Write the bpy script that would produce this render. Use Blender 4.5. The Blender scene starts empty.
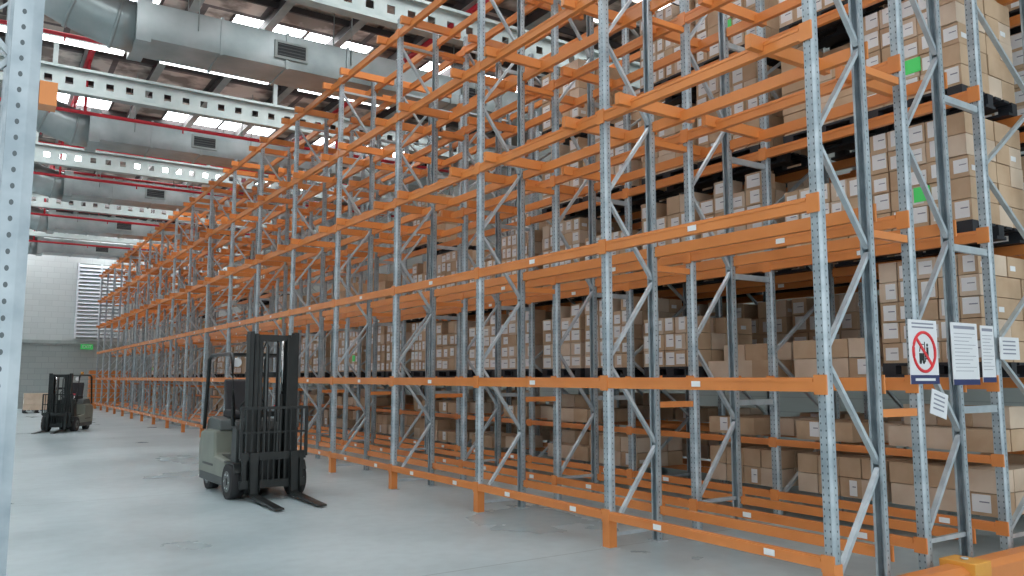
import bpy, math, random
from mathutils import Vector, Matrix
random.seed(7)
sc = bpy.context.scene
sc.view_settings.view_transform = 'Standard'
COL = sc.collection

# ------------------------------------------------------------ materials
def mat(name, c, rough=0.5, metal=0.0, c2=None, scale=4.0, bump=0.0, emit=None, detail=4, stretch=None):
    m = bpy.data.materials.new(name); m.use_nodes = True
    nt = m.node_tree; b = nt.nodes['Principled BSDF']
    b.inputs['Base Color'].default_value = (*c, 1)
    b.inputs['Roughness'].default_value = rough
    b.inputs['Metallic'].default_value = metal
    if c2 or bump:
        tc = nt.nodes.new('ShaderNodeTexCoord'); n = nt.nodes.new('ShaderNodeTexNoise')
        n.inputs['Scale'].default_value = scale; n.inputs['Detail'].default_value = detail
        if stretch:
            mp = nt.nodes.new('ShaderNodeMapping'); mp.inputs['Scale'].default_value = stretch
            nt.links.new(tc.outputs['Object'], mp.inputs[0]); nt.links.new(mp.outputs[0], n.inputs['Vector'])
        else:
            nt.links.new(tc.outputs['Object'], n.inputs['Vector'])
        if c2:
            r = nt.nodes.new('ShaderNodeValToRGB')
            r.color_ramp.elements[0].position = 0.35; r.color_ramp.elements[1].position = 0.65
            r.color_ramp.elements[0].color = (*c, 1); r.color_ramp.elements[1].color = (*c2, 1)
            nt.links.new(n.outputs['Fac'], r.inputs[0]); nt.links.new(r.outputs[0], b.inputs['Base Color'])
        if bump:
            bp = nt.nodes.new('ShaderNodeBump'); bp.inputs['Strength'].default_value = bump
            nt.links.new(n.outputs['Fac'], bp.inputs['Height']); nt.links.new(bp.outputs[0], b.inputs['Normal'])
    if emit:
        b.inputs['Emission Color'].default_value = (*c, 1)
        b.inputs['Emission Strength'].default_value = emit
    return m

def steel_perforated():
    m = mat('galvanised_upright', (0.31, 0.37, 0.41), 0.38, 0.45, (0.46, 0.52, 0.555), 7.0)
    nt = m.node_tree; b = nt.nodes['Principled BSDF']
    src = b.inputs['Base Color'].links[0].from_socket
    uv = nt.nodes.new('ShaderNodeUVMap'); uv.uv_map = 'UVMap'
    sp = nt.nodes.new('ShaderNodeSeparateXYZ'); nt.links.new(uv.outputs[0], sp.inputs[0])
    def M(op, a, bb=None):
        n = nt.nodes.new('ShaderNodeMath'); n.operation = op
        for i, v in enumerate((a, bb)):
            if v is None: continue
            if isinstance(v, (int, float)): n.inputs[i].default_value = v
            else: nt.links.new(v, n.inputs[i])
        return n.outputs[0]
    u = M('SUBTRACT', M('ABSOLUTE', sp.outputs[0]), 0.021)
    v = M('SUBTRACT', M('MODULO', sp.outputs[1], 0.05), 0.025)
    v = M('MULTIPLY', v, 0.6)
    d = M('ADD', M('MULTIPLY', u, u), M('MULTIPLY', v, v))
    f = M('LESS_THAN', d, 0.0052 ** 2)
    mx = nt.nodes.new('ShaderNodeMixRGB'); nt.links.new(f, mx.inputs[0]); nt.links.new(src, mx.inputs[1])
    mx.inputs[2].default_value = (0.10, 0.12, 0.13, 1)
    nt.links.new(mx.outputs[0], b.inputs['Base Color'])
    return m

M_STEEL = steel_perforated()
M_BRACE = mat('galvanised_brace', (0.42, 0.48, 0.52), 0.38, 0.4, (0.54, 0.60, 0.63), 8.0)
M_ORANGE = mat('orange_powdercoat', (0.74, 0.26, 0.07), 0.36, 0.0, (0.66, 0.22, 0.055), 2.0)
M_YEL = mat('safety_yellow_orange', (0.82, 0.40, 0.07), 0.45, 0.0, (0.72, 0.32, 0.05), 3.0)
M_WHITE = mat('white_label', (0.82, 0.83, 0.84), 0.6)
M_GREEN = mat('green_sticker', (0.10, 0.85, 0.20), 0.5)
M_CARD = mat('cardboard', (0.48, 0.325, 0.205), 0.8, 0, (0.58, 0.415, 0.275), 3.0)
M_CARD2 = mat('cardboard_pale', (0.60, 0.46, 0.34), 0.8, 0, (0.68, 0.55, 0.43), 3.0)
M_PAL = mat('black_plastic_pallet', (0.02, 0.022, 0.028), 0.55)
M_WOOD = mat('pallet_wood', (0.45, 0.32, 0.18), 0.8, 0, (0.58, 0.43, 0.26), 6.0)
M_BLACK = mat('black_paint', (0.016, 0.02, 0.02), 0.35, 0.2, (0.026, 0.03, 0.03), 5.0)
M_RUB = mat('rubber', (0.02, 0.02, 0.022), 0.75)
M_CREAM = mat('grey_green_paint', (0.22, 0.24, 0.20), 0.4, 0, (0.18, 0.195, 0.165), 3.0)
M_GREYP = mat('grey_paint', (0.10, 0.115, 0.115), 0.45)
M_CHROME = mat('hydraulic_chrome', (0.6, 0.6, 0.6), 0.2, 1.0)
M_SEAT = mat('seat_vinyl', (0.03, 0.03, 0.035), 0.6)
M_DUCT = mat('galvanised_duct', (0.28, 0.335, 0.34), 0.34, 0.45, (0.43, 0.48, 0.485), 1.3, 0.05)
M_TRUSS = mat('truss_paint', (0.32, 0.38, 0.375), 0.5, 0.1, (0.40, 0.45, 0.44), 3.0)
M_PURL = mat('purlin_dark', (0.07, 0.06, 0.06), 0.6)
M_RED = mat('sprinkler_red', (0.62, 0.03, 0.05), 0.45)
M_VENT = mat('vent_dark', (0.03, 0.035, 0.04), 0.6)
M_SKY = mat('skylight_panel', (0.94, 0.98, 1.0), 0.5, emit=9.3)
M_LAMP = mat('lamp_glow', (0.98, 1.0, 0.99), 0.5, emit=5.0)
M_SIGNW = mat('sign_white', (0.76, 0.77, 0.79), 0.4)
M_NAVY = mat('sign_navy', (0.02, 0.03, 0.12), 0.4)
M_SRED = mat('sign_red', (0.75, 0.03, 0.04), 0.4)
M_TEXT = mat('sign_print', (0.25, 0.26, 0.32), 0.6)
M_LOUV = mat('louvre_white', (0.78, 0.83, 0.88), 0.5)

# ------------------------------------------------------------ mesh builder
class MB:
    def __init__(s): s.v = []; s.f = []; s.m = []; s.uv = []; s.mats = []; s.sm = []
    def mi(s, m):
        if m not in s.mats: s.mats.append(m)
        return s.mats.index(m)
    def face(s, idx, m, uv=None, sm=False):
        s.f.append(idx); s.m.append(s.mi(m)); s.uv.append(uv); s.sm.append(sm)
    def box(s, a, b, m):
        x0, y0, z0 = a; x1, y1, z1 = b
        n = len(s.v)
        s.v += [(x0,y0,z0),(x1,y0,z0),(x1,y1,z0),(x0,y1,z0),(x0,y0,z1),(x1,y0,z1),(x1,y1,z1),(x0,y1,z1)]
        for q in ((0,3,2,1),(4,5,6,7),(0,1,5,4),(1,2,6,5),(2,3,7,6),(3,0,4,7)):
            s.face([n+i for i in q], m)
    def bar(s, p, q, w, h, m, up=(0,0,1)):
        p = Vector(p); q = Vector(q); d = (q-p).normalized(); up = Vector(up)
        if abs(d.dot(up)) > 0.98: up = Vector((1,0,0))
        a = d.cross(up).normalized(); b = a.cross(d).normalized()
        n = len(s.v)
        for c in (p, q):
            for i, j in ((-1,-1),(1,-1),(1,1),(-1,1)):
                s.v.append(tuple(c + a*i*w/2 + b*j*h/2))
        for f in ((0,1,2,3),(7,6,5,4),(0,4,5,1),(1,5,6,2),(2,6,7,3),(3,7,4,0)):
            s.face([n+i for i in f], m)
    def cyl(s, p, q, r, m, n=16, r2=None, caps=True):
        p = Vector(p); q = Vector(q); d = (q-p).normalized(); r2 = r if r2 is None else r2
        up = Vector((0,0,1)) if abs(d.z) < 0.95 else Vector((1,0,0))
        a = d.cross(up).normalized(); b = a.cross(d).normalized(); k = len(s.v)
        for c, rr in ((p, r), (q, r2)):
            for i in range(n):
                t = 2*math.pi*i/n; s.v.append(tuple(c + (a*math.cos(t)+b*math.sin(t))*rr))
        for i in range(n):
            j = (i+1) % n; s.face([k+i, k+n+i, k+n+j, k+j][::-1], m, sm=True)
        if caps:
            s.face([k+i for i in range(n)][::-1], m); s.face([k+n+i for i in range(n)], m)
    def tube(s, pts, r, m, n=16, closed=False):
        pts = [Vector(p) for p in pts]; k = len(s.v); N = len(pts)
        for i, p in enumerate(pts):
            if closed: d = pts[(i+1)%N]-pts[i-1]
            else: d = pts[min(i+1,N-1)]-pts[max(i-1,0)]
            d.normalize(); up = Vector((0,0,1)) if abs(d.z) < 0.95 else Vector((0,1,0))
            a = d.cross(up).normalized(); b = a.cross(d).normalized()
            for j in range(n):
                t = 2*math.pi*j/n; s.v.append(tuple(p + (a*math.cos(t)+b*math.sin(t))*r))
        for i in range(N if closed else N-1):
            i2 = (i+1) % N
            for j in range(n):
                j2 = (j+1) % n; s.face([k+i*n+j, k+i*n+j2, k+i2*n+j2, k+i2*n+j], m, sm=True)
        if not closed:
            s.face([k+j for j in range(n)][::-1], m); s.face([k+(N-1)*n+j for j in range(n)], m)
    def prism(s, poly, x0, x1, m, axis='x'):
        k = len(s.v); n = len(poly)
        for x in (x0, x1):
            for (a, b) in poly:
                s.v.append((x,a,b) if axis=='x' else (a,x,b) if axis=='y' else (a,b,x))
        for i in range(n):
            j = (i+1)%n; s.face([k+i,k+j,k+n+j,k+n+i], m)
        s.face([k+i for i in range(n)][::-1], m); s.face([k+n+i for i in range(n)], m)
    def upright(s, x, y, z0, z1, sgn, w=0.09, d=0.07, t=0.005, m=None):
        """C-section post; perforated web in plane x facing -sgn*x; flanges go to x+sgn*d"""
        m = m or M_STEEL; h = w/2; l = 0.02
        out = [(d, h-l), (d, h), (d*0.35, h), (0, h-0.012), (0, -h+0.012), (d*0.35, -h), (d, -h), (d, -h+l)]
        inn = [(d-t, -h+l), (d-t, -h+t), (d*0.35, -h+t), (t, -h+0.012+t), (t, h-0.012-t), (d*0.35, h-t), (d-t, h-t), (d-t, h-l)]
        pr = out + inn; n = len(pr); k = len(s.v)
        for z in (z0, z1):
            for (a, b) in pr: s.v.append((x+sgn*a, y+b, z))
        for i in range(n):
            j = (i+1) % n
            uv = None
            if i == 3: uv = [(0.033,z0),(-0.033,z0),(-0.033,z1),(0.033,z1)]
            if i in (1, 5): uv = [(0.0,z0),(0.045,z0),(0.045,z1),(0.0,z1)]
            s.face([k+i,k+j,k+n+j,k+n+i], m, uv)
    def mesh(s, name):
        me = bpy.data.meshes.new(name); me.from_pydata(s.v, [], s.f)
        for m in s.mats: me.materials.append(m)
        me.polygons.foreach_set('material_index', s.m)
        me.polygons.foreach_set('use_smooth', s.sm)
        uvl = me.uv_layers.new(name='UVMap'); data = []
        for f, uv in zip(s.f, s.uv):
            if uv is None: data += [1.0, 0.0]*len(f)
            else:
                for c in uv: data += list(c)
        uvl.data.foreach_set('uv', data)
        me.update(); return me
    def obj(s, name, parent=None, loc=None, bevel=0):
        o = bpy.data.objects.new(name, s.mesh(name)); COL.objects.link(o)
        if loc: o.location = loc
        if parent: o.parent = parent
        if bevel:
            b = o.modifiers.new('bevel', 'BEVEL'); b.width = bevel; b.segments = 3; b.limit_method = 'ANGLE'
        return o

# ------------------------------------------------------------ room shell
YW = 49.0; ZC = 9.6; XL = -15.0; XR = 14.0; YF = -4.0

fl = MB(); fl.box((XL, YF, -0.2), (XR, YW, 0), None)
mf = bpy.data.materials.new('polished_concrete'); mf.use_nodes = True
nt = mf.node_tree; b = nt.nodes['Principled BSDF']
tc = nt.nodes.new('ShaderNodeTexCoord')
n1 = nt.nodes.new('ShaderNodeTexNoise'); n1.inputs['Scale'].default_value = 0.45; n1.inputs['Detail'].default_value = 7
n2 = nt.nodes.new('ShaderNodeTexNoise'); n2.inputs['Scale'].default_value = 6; n2.inputs['Detail'].default_value = 6
for n in (n1, n2): nt.links.new(tc.outputs['Object'], n.inputs['Vector'])
r = nt.nodes.new('ShaderNodeValToRGB'); r.color_ramp.elements[0].position = .38; r.color_ramp.elements[1].position = .60
r.color_ramp.elements[0].color = (.36,.45,.48,1); r.color_ramp.elements[1].color = (.50,.59,.62,1)
nt.links.new(n1.outputs['Fac'], r.inputs[0])
mx = nt.nodes.new('ShaderNodeMixRGB'); mx.blend_type = 'MULTIPLY'; mx.inputs[0].default_value = .35
r2 = nt.nodes.new('ShaderNodeValToRGB'); r2.color_ramp.elements[0].position=.3; r2.color_ramp.elements[1].position=.6
r2.color_ramp.elements[0].color = (.72,.74,.74,1)
nt.links.new(n2.outputs['Fac'], r2.inputs[0]); nt.links.new(r.outputs[0], mx.inputs[1]); nt.links.new(r2.outputs[0], mx.inputs[2])
br = nt.nodes.new('ShaderNodeTexBrick'); br.offset = 0
br.inputs['Color1'].default_value = (1,1,1,1); br.inputs['Color2'].default_value = (1,1,1,1); br.inputs['Mortar'].default_value=(.55,.57,.58,1)
br.inputs['Scale'].default_value = 1; br.inputs['Mortar Size'].default_value = .008; br.inputs['Brick Width'].default_value = 6; br.inputs['Row Height'].default_value = 6
nt.links.new(tc.outputs['Object'], br.inputs['Vector'])
mx2 = nt.nodes.new('ShaderNodeMixRGB'); mx2.blend_type = 'MULTIPLY'; mx2.inputs[0].default_value = 1
nt.links.new(mx.outputs[0], mx2.inputs[1]); nt.links.new(br.outputs['Color'], mx2.inputs[2])
nt.links.new(mx2.outputs[0], b.inputs['Base Color'])
rr = nt.nodes.new('ShaderNodeMapRange'); rr.inputs[3].default_value = .2; rr.inputs[4].default_value = .4
nt.links.new(n1.outputs['Fac'], rr.inputs[0]); nt.links.new(rr.outputs[0], b.inputs['Roughness'])
fl.mats = [mf]; fl.obj('floor')

def brickmat(name, c1, c2, mo, bw, rh, ms, vec='Object', rough=.7, metal=0, rot=None, noise=None):
    m = bpy.data.materials.new(name); m.use_nodes = True; nt = m.node_tree; b = nt.nodes['Principled BSDF']
    b.inputs['Roughness'].default_value = rough; b.inputs['Metallic'].default_value = metal
    tc = nt.nodes.new('ShaderNodeTexCoord'); br = nt.nodes.new('ShaderNodeTexBrick')
    br.inputs['Color1'].default_value = (*c1,1); br.inputs['Color2'].default_value = (*c2,1); br.inputs['Mortar'].default_value = (*mo,1)
    br.inputs['Scale'].default_value = 1; br.inputs['Mortar Size'].default_value = ms
    br.inputs['Brick Width'].default_value = bw; br.inputs['Row Height'].default_value = rh
    mp = nt.nodes.new('ShaderNodeMapping')
    if rot: mp.inputs['Rotation'].default_value = rot
    nt.links.new(tc.outputs[vec], mp.inputs[0]); nt.links.new(mp.outputs[0], br.inputs['Vector'])
    out = br.outputs['Color']
    if noise:
        n = nt.nodes.new('ShaderNodeTexNoise'); n.inputs['Scale'].default_value = noise; n.inputs['Detail'].default_value = 5
        nt.links.new(tc.outputs[vec], n.inputs['Vector'])
        r = nt.nodes.new('ShaderNodeValToRGB'); r.color_ramp.elements[0].position=.42; r.color_ramp.elements[1].position=.58
        r.color_ramp.elements[0].color=(.42,.37,.34,1); r.color_ramp.elements[1].color=(1.5,1.5,1.5,1)
        mx = nt.nodes.new('ShaderNodeMixRGB'); mx.blend_type='MULTIPLY'; mx.inputs[0].default_value=1
        nt.links.new(n.outputs['Fac'], r.inputs[0]); nt.links.new(out, mx.inputs[1]); nt.links.new(r.outputs[0], mx.inputs[2]); out = mx.outputs[0]
        bp = nt.nodes.new('ShaderNodeBump'); bp.inputs['Strength'].default_value=.5; nt.links.new(n.outputs['Fac'], bp.inputs['Height']); nt.links.new(bp.outputs[0], b.inputs['Normal'])
    nt.links.new(out, b.inputs['Base Color'])
    return m
RX = (math.radians(90), 0, 0)
M_WALL = brickmat('block_wall', (.60,.65,.65), (.64,.69,.69), (.52,.57,.57), .6, .3, .01, rot=RX)
M_WALLD = brickmat('block_wall_lower', (.33,.37,.36), (.36,.40,.39), (.28,.31,.30), .6, .3, .01, rot=RX)
M_CEIL = brickmat('foil_insulation', (.60,.56,.51), (.37,.31,.27), (.09,.07,.07), 2.4, 1.45, .07, rough=.38, metal=.3, noise=1.5)
w = MB(); w.box((XL, YW, 0), (XR, YW+.25, 3.5), M_WALLD); w.box((XL, YW, 3.5), (XR, YW+.25, ZC), M_WALL); w.obj('wall_back')
w = MB(); w.box((XR, YF, 0), (XR+.25, YW, ZC), M_WALLD); w.obj('wall_right')
w = MB(); w.box((XL-.25, YF, 0), (XL, YW, ZC), M_WALL); w.obj('wall_left')
w = MB(); w.box((XL, YW-.06, 3.42), (XR, YW, 3.58), M_TRUSS); w.obj('trim_1')

# skylights: strips of translucent panels along X, alternating with solid roof
PITCH = 7.3; SH = 1.0
sky_y = [18.5 + PITCH*i for i in range(-2, 5)]
c = MB(); prev = YF
for k, y in enumerate(sky_y):
    c.box((XL, prev, ZC), (XR, y-SH, ZC+.15), M_CEIL); prev = y+SH
c.box((XL, prev, ZC), (XR, YW, ZC+.15), M_CEIL)
PER = 4.8; SEG = 3.4
for k, y in enumerate(sky_y):
    x = XL
    while x < XR-.1:
        xe = min(x+SEG, XR); xn = min(x+PER, XR)
        if xn > xe: c.box((xe, y-SH, ZC), (xn, y+SH, ZC+.15), M_CEIL)
        x = xn
c.obj('ceiling')
for i, y in enumerate(sky_y):
    s = MB(); x = XL
    while x < XR-.1:
        x2 = min(x+SEG, XR)
        s.box((x+.06, y-SH, ZC+.03), (x2-.06, y+SH, ZC+.1), M_SKY)
        for xx in (x, x2-.06): s.box((xx, y-SH, ZC-.02), (xx+.06, y+SH, ZC+.12), M_PURL)
        s.box(((x+x2)/2-.03, y-SH, ZC-.02), ((x+x2)/2+.03, y+SH, ZC+.029), M_PURL)
        x = min(x+PER, XR)
    s.obj('window_%d' % (i+1))
p = MB(); x = XL+.7
while x < XR:
    p.box((x-.05, YF, ZC-.28), (x+.05, YW, ZC-.03), M_PURL); p.box((x-.09, YF, ZC-.295), (x+.09, YW, ZC-.28), M_TRUSS); x += 1.6
y = YF+1
while y < YW:
    p.box((XL, y-.03, ZC-.14), (XR, y+.03, ZC-.001), M_PURL); y += 2.43
p.obj('roof_purlins')

# roof trusses
for i in range(0, 6):
    y = 13.0 + PITCH*i
    if y > YW-1: break
    t = MB(); z0, z1 = 8.12, 8.6
    t.box((XL, y-.12, z1), (XR, y+.12, z1+.06), M_TRUSS); t.box((XL, y-.12, z0-.06), (XR, y+.12, z0), M_TRUSS)
    x = XL; st = .42
    while x < XR-.1:
        x2 = min(x+st, XR)
        t.box((x, y-.015, z0),(x2, y+.015, z0+.15), M_TRUSS)
        t.box((x, y-.015, z0+.15),(x+.26, y+.015, z1), M_TRUSS); t.box((x+.26, y-.015, z1-.17),(x2, y+.015, z1), M_TRUSS)
        x = x2
    for xx in range(int(XL)+1, int(XR), 5):
        t.box((xx-.05, y-.05, z1+.06), (xx+.05, y+.05, ZC-.3), M_TRUSS)
    t.obj('roof_truss')

# ducts
DY = [15.6 + 7.35*i for i in range(5)]
for i, y in enumerate(DY):
    d = MB(); zc = 8.0
    pts = [(-9, y, 8.75), (-.6, y, 8.72)]
    for k in range(1, 9):
        a = k/8; s_ = a*a*(3-2*a); pts.append((-.6+2.6*a, y, 8.72-.72*s_))
    d.tube(pts, .46, M_DUCT, 24)
    xr = -8.5
    while xr < -.5:
        d.cyl((xr, y, 8.75), (xr+.06, y, 8.75), .49, M_DUCT, 24); xr += 1.4
    for k in (3, 6, 8):
        q = Vector(pts[k]); dd = (Vector(pts[min(k+1, 9)])-Vector(pts[k-1])).normalized()
        d.cyl(q-dd*.03, q+dd*.03, .49, M_DUCT, 24)
    d.box((1.95, y-.55, zc-.42), (2.2, y+.55, zc+.42), M_DUCT)
    d.box((2.2, y-.5, zc-.34), (7.4, y+.5, zc+.34), M_DUCT)
    d.box((7.4, y-.42, zc-.30), (12.6, y+.42, zc+.30), M_DUCT)
    xr = 3.4
    while xr < 12.5:
        hh = .37 if xr < 7.4 else .33; ww = .53 if xr < 7.4 else .45
        d.box((xr, y-ww, zc-hh), (xr+.05, y+ww, zc+hh), M_DUCT); xr += 1.25
    for xv in (4.75, 9.0):
        yy = y-.5 if xv < 7 else y-.42
        d.box((xv-.33, yy-.05, zc-.18), (xv+.33, yy, zc+.18), M_TRUSS)
        d.box((xv-.28, yy-.055, zc-.13), (xv+.28, yy-.05, zc+.13), M_VENT)
        for kk in range(4): d.box((xv-.28, yy-.07, zc-.11+kk*.065), (xv+.28, yy-.055, zc-.095+kk*.065), M_GREYP)
    for xh in (-7, -3, 3, 6, 9, 12):
        for sy in (-.52, .52):
            d.cyl((xh, y+sy, 8.0), (xh, y+sy, ZC), .012, M_TRUSS, 6)
    d.obj('air_duct')

# sprinkler pipes: branches between the ducts, mains above them
p = MB()
BR = [(y, 8.9) for y in (13.8, 17.2, 21.1, 24.7, 28.4, 32.0, 35.7, 39.4, 43.0, 46.7)] + [(17.55+7.33*i, 8.35) for i in range(5)] + [(21.45+7.33*i, 8.0) for i in range(4)]
for y, z in BR:
    p.cyl((XL+.2, y, z), (XR-.2, y, z), .045, M_RED, 8)
    x = XL+1
    while x < XR-1:
        p.cyl((x, y, z), (x, y, z-.13), .02, M_RED, 6); x += 3
    for xm in (1.75, 8.15): p.cyl((xm, y, z), (xm, y, 9.26), .035, M_RED, 8)
p.cyl((1.75, 2, 9.26), (1.75, YW-.1, 9.26), .07, M_RED, 10)
p.cyl((8.15, 2, 9.26), (8.15, YW-.1, 9.26), .06, M_RED, 10)
p.obj('sprinkler_pipes')

# fluorescent battens in rows + high bay lamps
for (x, y) in [(x, y) for y in (18.9, 26.2, 33.5, 40.8) for x in (-2.2, 1.0, 4.2, 7.4)]:
    l = MB(); l.box((-1.25,-.11,.05),(1.25,.11,.11),M_TRUSS); l.box((-1.22,-.10,0),(1.22,.10,.049),M_LAMP)
    for xx in (-.9,.9): l.cyl((xx,0,.11),(xx,0,ZC-8.7),.008,M_GREYP,6)
    l.obj('batten_light', loc=(x, y, 8.7))
for (x, y) in [(5.6, 24.0), (5.6, 31.3), (9.5, 11.2), (9.5, 21.9)]:
    l = MB(); l.cyl((0,0,.12),(0,0,.30),.07,M_GREYP,12); l.cyl((0,0,.12),(0,0,0),.09,M_TRUSS,20,.27,caps=False)
    l.cyl((0,0,.015),(0,0,.02),.22,M_LAMP,20); l.cyl((0,0,.3),(0,0,ZC-8.4),.01,M_GREYP,6)
    l.obj('high_bay_lamp', loc=(x, y, 8.4))

# louvre on far wall + exit sign
l = MB(); l.box((4.1, YW-.08, 3.7), (6.4, YW, 7.8), M_TRUSS)
for k in range(20):
    z = 3.78+k*.2
    l.prism([(YW-.18, z), (YW-.08, z+.13), (YW-.08, z+.15), (YW-.19, z+.02)], 4.18, 6.32, M_LOUV)
for x in (4.1, 5.22, 6.3): l.box((x, YW-.2, 3.7), (x+.1, YW-.08, 7.8), M_LOUV)
l.obj('wall_louvre')
e = MB(); e.box((4.45, YW-.14, 3.12), (5.05, YW-.07, 3.4), M_GREEN)
eo = e.obj('exit_sign')
tx = bpy.data.curves.new('exit_text', 'FONT'); tx.body = 'EXIT'; tx.size = .22; tx.align_x='CENTER'; tx.align_y='CENTER'; tx.extrude=.003
to = bpy.data.objects.new('exit_text', tx); COL.objects.link(to); to.location=(4.75, YW-.145, 3.26); to.rotation_euler=RX; tx.materials.append(M_WHITE); to.parent = eo

# ------------------------------------------------------------ racking
BAY = 2.4; Y0 = 3.6; NB = 18
YS = [Y0 + BAY*i for i in range(NB+1)]
LV = [1.55, 2.88, 4.20, 5.52, 6.85]
TOP = 7.1
def rack(name, x0, x1, ys, levels, base=.3, cross=None, feet=False, top=TOP, low=None, z_ph=0.0, bh=.052, labels=True):
    r = MB()
    for i, y in enumerate(ys):
        r.upright(x0, y, 0.0, top, 1); r.upright(x1, y, 0.0, top, -1)
        for x, s_ in ((x0, 1), (x1, -1)):
            xa, xb = sorted((x-s_*.03, x+s_*.1)); r.box((xa, y-.075, 0), (xb, y+.075, .008), M_BRACE)
        z = .12 + z_ph; side = 0
        r.bar((x0+.05, y, z), (x1-.05, y, z), .03, .035, M_BRACE)
        while z + .82 < top:
            a, b2 = (x0+.05, x1-.05) if side == 0 else (x1-.05, x0+.05)
            r.bar((a, y, z+.02), (b2, y, z+.80), .03, .042, M_BRACE, up=(0,1,0)); z += .82; side ^= 1
        r.bar((x0+.05, y, min(z, top-.05)), (x1-.05, y, min(z, top-.05)), .03, .035, M_BRACE)
        if feet:
            for x, s_ in ((x0, 1),):
                xa, xb = sorted((x-s_*.012, x+s_*.08)); r.box((xa, y-.05, 0), (xb, y+.05, base+.0), M_ORANGE)
    def beam(z, h, planes):
        for x, s_ in planes:
            xa, xb = sorted((x-s_*.012, x+s_*.042))
            for i in range(len(ys)-1):
                r.box((xa, ys[i]+.046, z-h), (xb, ys[i+1]-.046, z+h), M_ORANGE)
                xc, xd = sorted((x-s_*.018, x+s_*.0)); r.box((xc, ys[i]+.06, z+h-.03), (xd, ys[i+1]-.06, z+h-.01), M_ORANGE)
            for y in ys:
                xc, xd = sorted((x-s_*.02, x-s_*.004)); r.box((xc, y-.052, z-h-.02), (xd, y+.052, z+h+.02), M_ORANGE)
    pl = ((x0, 1), (x1, -1))
    if base: beam(base, .04, pl)
    for z in levels: beam(z, bh, pl)
    if low: beam(low, .035, pl)
    if cross:
        for z in cross:
            for i in range(len(ys)-1):
                for fy in (.42, 1.98):
                    r.box((x0-.16, ys[i]+fy-.03, z-.02), (x1+.16, ys[i]+fy+.03, z+bh+.04), M_ORANGE)
    if labels:
        for z in [base] + levels[:2]:
            if not z: continue
            for i in range(len(ys)-1):
                for fy in ((1.2,) if z != base else (.5, 1.7)):
                    r.box((x0-.020, ys[i]+fy-.05, z-.025), (x0-.0181, ys[i]+fy+.05, z+.022), M_WHITE)
    return r.obj(name)
XA0, XA1 = 5.05, 5.74; XB0, XB1 = 6.22, 6.92; XC0, XC1 = 7.5, 8.7; XD0, XD1 = 9.3, 10.5
rack('pallet_rack', XA0, XA1, YS, LV, cross=LV[2:], feet=True)
rack('pallet_rack', XB0, XB1, YS, LV, cross=LV[2:], z_ph=.2)
rack('pallet_rack', XC0, XC1, YS, LV, low=.88, z_ph=.1)
rack('pallet_rack', XD0, XD1, YS, LV, low=.88)
s = MB()
for y in YS:
    for z in (1.33, 2.72, 4.05, 5.4, 6.7):
        s.box((XA1+.001, y-.025, z-.03), (XB0-.001, y+.025, z+.03), M_ORANGE)
        s.box((XB1+.001, y-.02, z-.03), (XC0-.001, y+.02, z+.03), M_BRACE)
s.obj('rack_row_spacers')
# left-hand rack
r = MB(); LX = .10
ysl = [2.85+BAY*i for i in range(12)]
for y in ysl:
    r.upright(LX, y, 0, TOP, -1, w=.1, d=.08); r.upright(LX-.85, y, 0, TOP, 1, w=.1, d=.08)
    z = .15; sd = 0
    while z+.82 < TOP:
        a, b2 = (LX-.06, LX-.8) if sd == 0 else (LX-.8, LX-.06)
        r.bar((a, y, z), (b2, y, z+.8), .03, .038, M_BRACE, up=(0,1,0)); z += .82; sd ^= 1
for x in (LX-.05, LX-.85):
    for z in (2.47, 5.4):
        for i in range(len(ysl)-1): r.box((x, ysl[i]+.055, z-.05), (x+.045, ysl[i+1]-.055, z+.05), M_ORANGE)
r.box((LX+.001, 2.85-.04, 2.445), (LX+.05, 2.85+.03, 2.52), M_ORANGE)
r.obj('pallet_rack')

# end base guard along X
g = MB()
g.prism([(3.28, 0), (3.50, 0), (3.50, .14), (3.45, .18), (3.33, .18), (3.28, .14)], 5.35, 11.0, M_ORANGE)
for x in (6.42, 8.2, 10.3):
    g.box((x-.12, 3.24, 0), (x+.12, 3.515, .21), M_YEL)
    g.cyl((x, 3.38, .21), (x, 3.38, .225), .03, M_BRACE, 8)
g.obj('rack_end_guard', bevel=.01)

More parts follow.
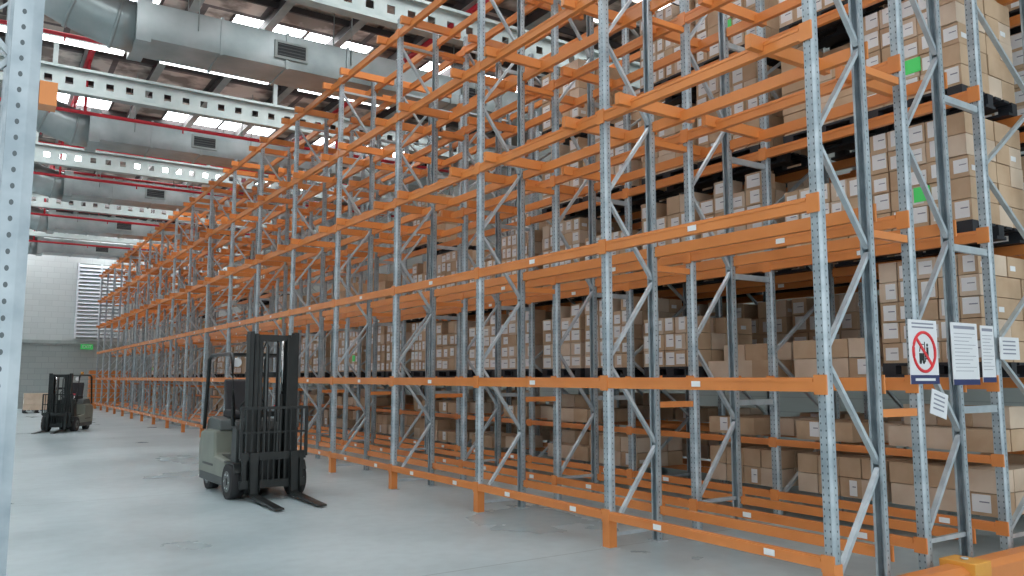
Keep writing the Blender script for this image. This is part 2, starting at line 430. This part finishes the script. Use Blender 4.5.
# ------------------------------------------------------------ carton loads
def load_mesh(name, W, D, rows, ny, nx, ch, pale=0, green=False, pallet=True, drop=.0, lab=.85, seed=0, big=1.0):
    rnd = random.Random(seed); m = MB(); z0 = 0
    if pallet:
        for x in (-D/2, -D/12, D/2-D/6): m.box((x, -W/2, 0), (x+D/6, W/2, .03), M_PAL)
        for x in (-D/2, -.05, D/2-.1):
            for y in (-W/2, -.07, W/2-.14): m.box((x, y, .03), (x+.1, y+.14, .115), M_PAL)
        k = 7
        for i in range(k): 
            x = -D/2 + i*(D-.11)/(k-1); m.box((x, -W/2, .115), (x+.11, W/2, .14), M_PAL)
        z0 = .141
    cw = W/ny; cd = D/nx
    for iz in range(rows):
        for iy in range(ny):
            for ix in range(nx):
                if 0 < ix < nx-1 and 0 < iy < ny-1 and iz < rows-1: continue
                if iz == rows-1 and rnd.random() < drop: continue
                j = rnd.uniform(-.006, .006); k = rnd.uniform(-.008, .008)
                y0 = -W/2+iy*cw+.005+j; y1 = y0+cw-.012; x0 = -D/2+ix*cd+.005+k; x1 = x0+cd-.012
                a = z0+iz*ch; b2 = a+ch-.008
                cm = M_CARD2 if rnd.random() < pale else M_CARD
                m.box((x0, y0, a), (x1, y1, b2), cm)
                for xs, xf in ((x0, -1), (x1, 1)):
                    if (xf < 0 and ix == 0) or (xf > 0 and ix == nx-1):
                        if rnd.random() < lab:
                            lw = (cw-.02)*rnd.choice((.6, .75, .85))*big; lh = ch*rnd.choice((.62, .76)); o = rnd.uniform(.01, max(.012, cw-.03-lw))
                            zb = a+ch*.12+rnd.uniform(-.01,.02); xa, xb = sorted((xs+xf*.001, xs+xf*.004))
                            m.box((xa, y0+o, zb), (xb, y0+o+lw, zb+lh), M_WHITE)
                            m.box((xa-.001, y0+o+.012, zb+lh*.55), (xb+.001, y0+o+lw*.6, zb+lh*.62), M_TEXT)
                if iy == 0 and rnd.random() < .15:
                    m.box((x0+.04, y0-.004, a+.06), (x0+.14, y0-.001, a+.11), M_WHITE)
    if green:
        m.box((-D/2-.012, -W*.12, z0+ch*1.2), (-D/2-.006, W*.04, z0+ch*1.9), M_GREEN)
    return m.mesh(name)
V_FULL = [load_mesh('carton_load_%d' % i, 1.0, 1.08, rws, ny, nx, chh, pale=p_, green=g_, drop=dr, seed=i)
          for i, (rws, ny, nx, chh, p_, g_, dr) in enumerate([
            (5,5,4,.205,.3,False,0), (5,5,4,.21,.3,True,0), (4,4,3,.24,.2,False,.25), (5,4,4,.2,.5,False,.3), (3,5,4,.22,.3,False,.3), (5,6,4,.205,.5,False,.1)])]
V_PLAIN = load_mesh('carton_load_plain', 1.0, 1.08, 4, 3, 3, .25, pale=.2, drop=.2, lab=.2, seed=77, big=.5)
V_LOW = [load_mesh('carton_pile_%d' % i, 1.05, .9, rws, ny, 3, .21, pale=.4, pallet=False, drop=dr, lab=.3, seed=20+i, big=.6)
          for i, (rws, ny, dr) in enumerate([(2,3,.5), (1,3,.2), (2,4,.3), (2,3,.1)])]
def place(me, x, y, z, name='pallet_of_cartons', rot=0):
    o = bpy.data.objects.new(name, me); COL.objects.link(o); o.location = (x, y, z); o.rotation_euler[2] = rot
    return o
rnd = random.Random(3)
for row, (xc, pb) in enumerate((((XC0+XC1)/2, 1.0), ((XD0+XD1)/2, .85))):
    xo = .1
    for i in range(NB):
        y = YS[i]
        for k, fy in enumerate((.66, 1.76)):
            for li, z in enumerate(LV):
                pr = {0: .95, 1: .95 if i < 5 else .35, 2: .95 if i < 3 else (.5 if i < 5 else .08), 3: .9 if i < 2 else (.4 if i == 2 else 0), 4: .6 if i < 2 else 0}[li]
                if rnd.random() > pr*pb: continue
                if li == 0 and i in (0, 1) and k == 1-i and row == 0:
                    place(V_LOW[0 if i else 3], xc+xo, y+fy, z+.056, 'carton_pile'); continue
                v = rnd.choice(V_FULL + [V_PLAIN])
                if i == 0 and k == 0 and row == 0: v = V_FULL[1] if li in (1, 2) else V_FULL[0]
                place(v, xc+xo, y+fy+rnd.uniform(-.03,.03), z+.056)
            for z in (.341, .916):
                if rnd.random() < .85:
                    mh = rnd.choice(V_LOW[:2] if z > .5 else V_LOW)
                    place(mh, xc+xo, y+fy, z, 'carton_pile')
m_w = load_mesh('wood_pallet_load', 1.1, 1.1, 3, 3, 3, .25, pale=1, lab=.2, seed=50)
place(m_w, 2.3, 43.2, 0.0)

# orange beam bundles behind the far end of the racks
for (x, y) in ((6.0, 47.9), (8.5, 47.9)):
    bb = MB()
    for c_ in range(6):
        for q in range(8): bb.box((-1.15, -.33+c_*.115, .1+q*.24), (1.15, -.33+c_*.115+.09, .1+q*.24+.2), M_ORANGE)
    for xx in (-.8, 0, .8): bb.box((xx-.05, -.4, 0), (xx+.05, .4, .1), M_WOOD)
    bb.obj('beam_bundle', loc=(x, y, 0))

# ------------------------------------------------------------ signs on end frames
def sign(name, x0, x1, z0, z1, kind, y=3.53):
    s = MB(); s.box((x0, y-.006, z0), (x1, y, z1), M_SIGNW)
    W = x1-x0; H = z1-z0; f = y-.008
    if kind == 'no':
        s.box((x0, f, z0), (x1, y-.006, z0+H*.14), M_NAVY)
        s.box((x0+W*.15, f-.001, z0+H*.05), (x1-W*.15, f, z0+H*.09), M_SIGNW)
        cx = (x0+x1)/2; cz = z0+H*.50; R = W*.38
        pts = [(cx+R*math.cos(t*math.pi/16), f, cz+R*math.sin(t*math.pi/16)) for t in range(32)]
        s.tube(pts, .013, M_SRED, 6, closed=True)
        s.box((cx-.07, f, cz-.07), (cx-.0, f+.002, cz-.01), M_BLACK); s.box((cx+.008, f, cz-.08), (cx+.018, f+.002, cz+.08), M_BLACK)
        s.box((cx+.018, f, cz-.06), (cx+.08, f+.002, cz-.05), M_BLACK)
        for xx in (-.055, -.01): s.cyl((cx+xx, f, cz-.08), (cx+xx, f+.002, cz-.08), .017, M_BLACK, 12)
        s.bar((cx-.065, f+.001, cz), (cx-.045, f+.001, cz+.06), .004, .008, M_BLACK, up=(1,0,0)); s.bar((cx-.045, f+.001, cz+.06), (cx+.0, f+.001, cz+.06), .004, .008, M_BLACK)
        s.cyl((cx+.05, f, cz+.055), (cx+.05, f+.002, cz+.055), .013, M_BLACK, 12); s.box((cx+.036, f, cz-.05), (cx+.064, f+.002, cz+.038), M_BLACK)
        s.bar((cx-R*.7, f-.003, cz+R*.7), (cx+R*.7, f-.003, cz-R*.7), .006, .024, M_SRED, up=(1,0,0))
        for k in range(2): s.box((x0+W*.12, f, z1-H*.07-k*.03), (x1-W*.12, f+.002, z1-H*.07-k*.03+.012), M_TEXT)
    elif kind == 'sheet':
        s.box((x0, f, z0), (x1, y-.006, z0+H*.09), M_NAVY); s.box((x0+W*.1, f, z1-H*.1), (x1-W*.1, y-.006, z1-H*.05), M_TEXT)
        for k in range(11):
            s.box((x0+W*.1, f, z1-H*.18-k*H*.06), (x1-W*(.1+.25*((k*7)%3)/2), f+.002, z1-H*.18-k*H*.06+.004), M_TEXT)
    else:
        for k in range(4): s.box((x0+W*.15, f, z1-H*.22-k*H*.18), (x1-W*.2, f+.002, z1-H*.22-k*H*.18+.012), M_TEXT)
    return s.obj(name)
sign('prohibition_sign', 6.07, 6.48, 1.55, 2.06, 'no')
sign('safety_notice', 6.70, 7.12, 1.54, 2.06, 'sheet')
sign('safety_notice', 7.18, 7.40, 1.56, 2.05, 'sheet')
sign('rack_label', 7.5, 7.85, 1.76, 1.96, 'x')
o = sign('paper_notice', -.12, .12, -.10, .10, 'x', y=0); o.location = (6.44, 3.52, 1.39); o.rotation_euler = (0, math.radians(14), 0)

# ------------------------------------------------------------ forklifts
def wheel(m, x, y, r, w):
    m.cyl((x-w/2, y, r), (x+w/2, y, r), r, M_RUB, 28)
    m.cyl((x-w/2-.006, y, r), (x+w/2+.006, y, r), r*.6, M_GREYP, 20)
    m.cyl((x-w/2-.02, y, r), (x+w/2+.02, y, r), r*.22, M_BLACK, 12)
    for k in range(6):
        a = k*math.pi/3; m.cyl((x-w/2-.012, y+r*.42*math.cos(a), r+r*.42*math.sin(a)), (x+w/2+.012, y+r*.42*math.cos(a), r+r*.42*math.sin(a)), r*.06, M_CHROME, 8)
def forklift(loc, rot, mh=2.2, gh=1.93, S=1.0):
    E = bpy.data.objects.new('forklift', None); COL.objects.link(E)
    E.location = loc; E.rotation_euler[2] = rot; E.scale = (S, S, S)
    hw = .48
    b_ = MB()
    b_.prism([(.30,.14),(1.62,.14),(1.72,.24),(1.74,.62),(1.66,.82),(1.40,.86),(.95,.86),(.90,.52),(.42,.48),(.30,.40)], -hw, hw, M_CREAM)
    b_.obj('chassis', E, bevel=.035)
    b_ = MB()
    b_.prism([(.10,.16),(.34,.16),(.34,.62),(.30,.98),(.20,1.02),(.10,.9)], -hw+.06, hw-.06, M_BLACK)
    b_.box((-hw+.1, .30, .48), (hw-.1, .92, .53), M_BLACK)
    b_.prism([(.93,.86),(1.66,.83),(1.60,.98),(1.45,1.04),(.97,1.0)], -hw+.08, hw-.08, M_GREYP)
    b_.box((-hw-.005, .96, .36), (hw+.005, 1.5, .40), M_BLACK); b_.box((-hw-.005, .34, .14), (hw+.005, 1.64, .26), M_BLACK)
    for k in range(5): b_.box((-.2, 1.735, .36+k*.06), (.2, 1.76, .39+k*.06), M_BLACK)
    b_.obj('cowl_and_hood', E, bevel=.015)
    b_ = MB()
    b_.prism([(.98,1.02),(1.42,1.02),(1.44,1.10),(1.36,1.14),(1.0,1.13),(.96,1.08)], -.23, .23, M_SEAT)
    b_.prism([(1.34,1.10),(1.44,1.10),(1.54,1.52),(1.50,1.58),(1.43,1.56)], -.21, .21, M_SEAT)
    b_.obj('seat', E, bevel=.02)
    b_ = MB()
    b_.cyl((-.05,.34,.95), (-.05,.62,1.16), .03, M_BLACK, 10)
    cx, cy, cz = -.05, .64, 1.18; nrm = Vector((0,.8,.6)).normalized(); a1 = Vector((1,0,0)); a2 = nrm.cross(a1)
    b_.tube([tuple(Vector((cx,cy,cz))+(a1*math.cos(t*math.pi/12)+a2*math.sin(t*math.pi/12))*.17) for t in range(24)], .014, M_BLACK, 8, closed=True)
    for t in (0, 2.1, 4.2): b_.cyl((cx,cy,cz), tuple(Vector((cx,cy,cz))+(a1*math.cos(t)+a2*math.sin(t))*.17), .01, M_BLACK, 6)
    for k in range(3): b_.cyl((.2+k*.05,.32,.95), (.2+k*.05,.42,1.18), .008, M_CHROME, 6); b_.cyl((.2+k*.05,.42,1.18), (.2+k*.05,.435,1.21), .018, M_RED, 8)
    b_.obj('steering_and_levers', E)
    g = MB()
    for sx in (-1, 1):
        g.tube([(sx*.43,.24,.95),(sx*.43,.26,1.2),(sx*.42,.42,gh-.05),(sx*.41,.50,gh),(sx*.41,1.45,gh),(sx*.42,1.56,gh-.06),(sx*.44,1.62,.85)], .028, M_BLACK, 10)
        g.cyl((sx*.35, .50, gh-.12), (sx*.35, .42, gh-.12), .06, M_WHITE, 14); 
    for k in range(8): g.bar((-.41,.50+k*.135,gh), (.41,.50+k*.135,gh), .03, .025, M_BLACK)
    g.cyl((.2,1.3,gh+.02),(.2,1.3,gh+.12),.045,M_YEL,12)
    g.obj('overhead_guard', E)
    m = MB()
    for sx in (-1, 1):
        for (xo, wv, z0, z1, dy) in ((.33, .05, .08, mh, 0), (.265, .045, .12, mh-.03, -.02), (.21, .04, .14, mh-.07, -.035)):
            x = sx*xo
            m.box((x-.008, -.07+dy, z0), (x+.008, .07+dy, z1), M_BLACK)
            m.box((min(x, x-sx*wv), -.07+dy, z0), (max(x, x-sx*wv), -.055+dy, z1), M_BLACK)
            m.box((min(x, x-sx*wv), .055+dy, z0), (max(x, x-sx*wv), .07+dy, z1), M_BLACK)
        m.cyl((sx*.15, .03, .15), (sx*.15, .03, mh*.62), .032, M_BLACK, 12); m.cyl((sx*.15, .03, mh*.62), (sx*.15, .03, mh-.1), .02, M_CHROME, 10)
        m.box((sx*.09-.012, -.03, .5), (sx*.09+.012, -.022, mh-.12), M_GREYP)
        m.tube([(sx*.06, -.0, .6), (sx*.06, .0, mh-.2), (sx*.07,.04,mh-.1), (sx*.11, .09, mh-.25), (sx*.11, .1, 1.0)], .011, M_RUB, 6)
    for z, h in ((mh-.08,.09),(mh*.74,.07),(mh*.5,.07),(.2,.12)): m.box((-.34, .07, z-h/2), (.34, .095, z+h/2), M_BLACK)
    m.box((-.26, -.08, mh-.12), (.26, -.05, mh-.05), M_BLACK)
    m.obj('mast', E)
    c_ = MB()
    for z in (.16, .52): c_.box((-.44, -.17, z), (.44, -.12, z+.1), M_BLACK)
    for sx in (-1, 1):
        c_.bar((sx*.39,-.145,.2), (sx*.39,-.145,.6), .05, .04, M_BLACK, up=(0,1,0))
        c_.bar((sx*.44,-.16,.55), (sx*.44,-.16,1.2), .035, .035, M_BLACK, up=(0,1,0))
    c_.bar((-.455,-.16,1.2), (.455,-.16,1.2), .035, .035, M_BLACK)
    c_.bar((-.44,-.16,.88), (.44,-.16,.88), .02, .025, M_BLACK)
    for k in range(11): c_.bar((-.37+k*.074,-.16,.2), (-.37+k*.074,-.16,1.2), .02, .018, M_BLACK, up=(0,1,0))
    c_.obj('carriage', E)
    f_ = MB()
    for sx in (-1, 1):
        f_.prism([(-.17,.62),(-.21,.62),(-.215,.10),(-.26,.045),(-1.2,.02),(-1.22,.03),(-1.2,.04),(-.3,.085),(-.17,.10)], sx*.27-.055, sx*.27+.055, M_BLACK)
    f_.obj('forks', E)
    w_ = MB(); 
    for sx in (-1, 1): wheel(w_, sx*.42, .18, .23, .17); wheel(w_, sx*.36, 1.42, .19, .14)
    w_.obj('wheels', E)
    l_ = MB()
    for sx in (-1, 1):
        l_.bar((sx*.42,-.02,.47),(sx*.42,.40,.47),.13,.02,M_BLACK); l_.bar((sx*.42,-.08,.36),(sx*.42,-.02,.47),.13,.02,M_BLACK)
    l_.obj('fenders', E)
    return E
forklift((3.33, 10.95, 0), math.radians(2), mh=2.22)
forklift((2.05, 27.6, 0), math.radians(-24), mh=1.88, gh=1.82, S=.92)

# ------------------------------------------------------------ world, camera
wd = bpy.data.worlds.new('World'); sc.world = wd; wd.use_nodes = True
bg = wd.node_tree.nodes['Background']; bg.inputs[0].default_value = (.88,.96,1,1); bg.inputs[1].default_value = 1.6

cam = bpy.data.cameras.new('camera'); co = bpy.data.objects.new('camera', cam); COL.objects.link(co)
cam.sensor_width = 36; cam.lens = 28.125; cam.clip_end = 200; cam.clip_start = .05
co.location = (0, 0, 1.6); co.rotation_euler = (math.radians(96.4), 0, math.radians(-33.5))
sc.camera = co
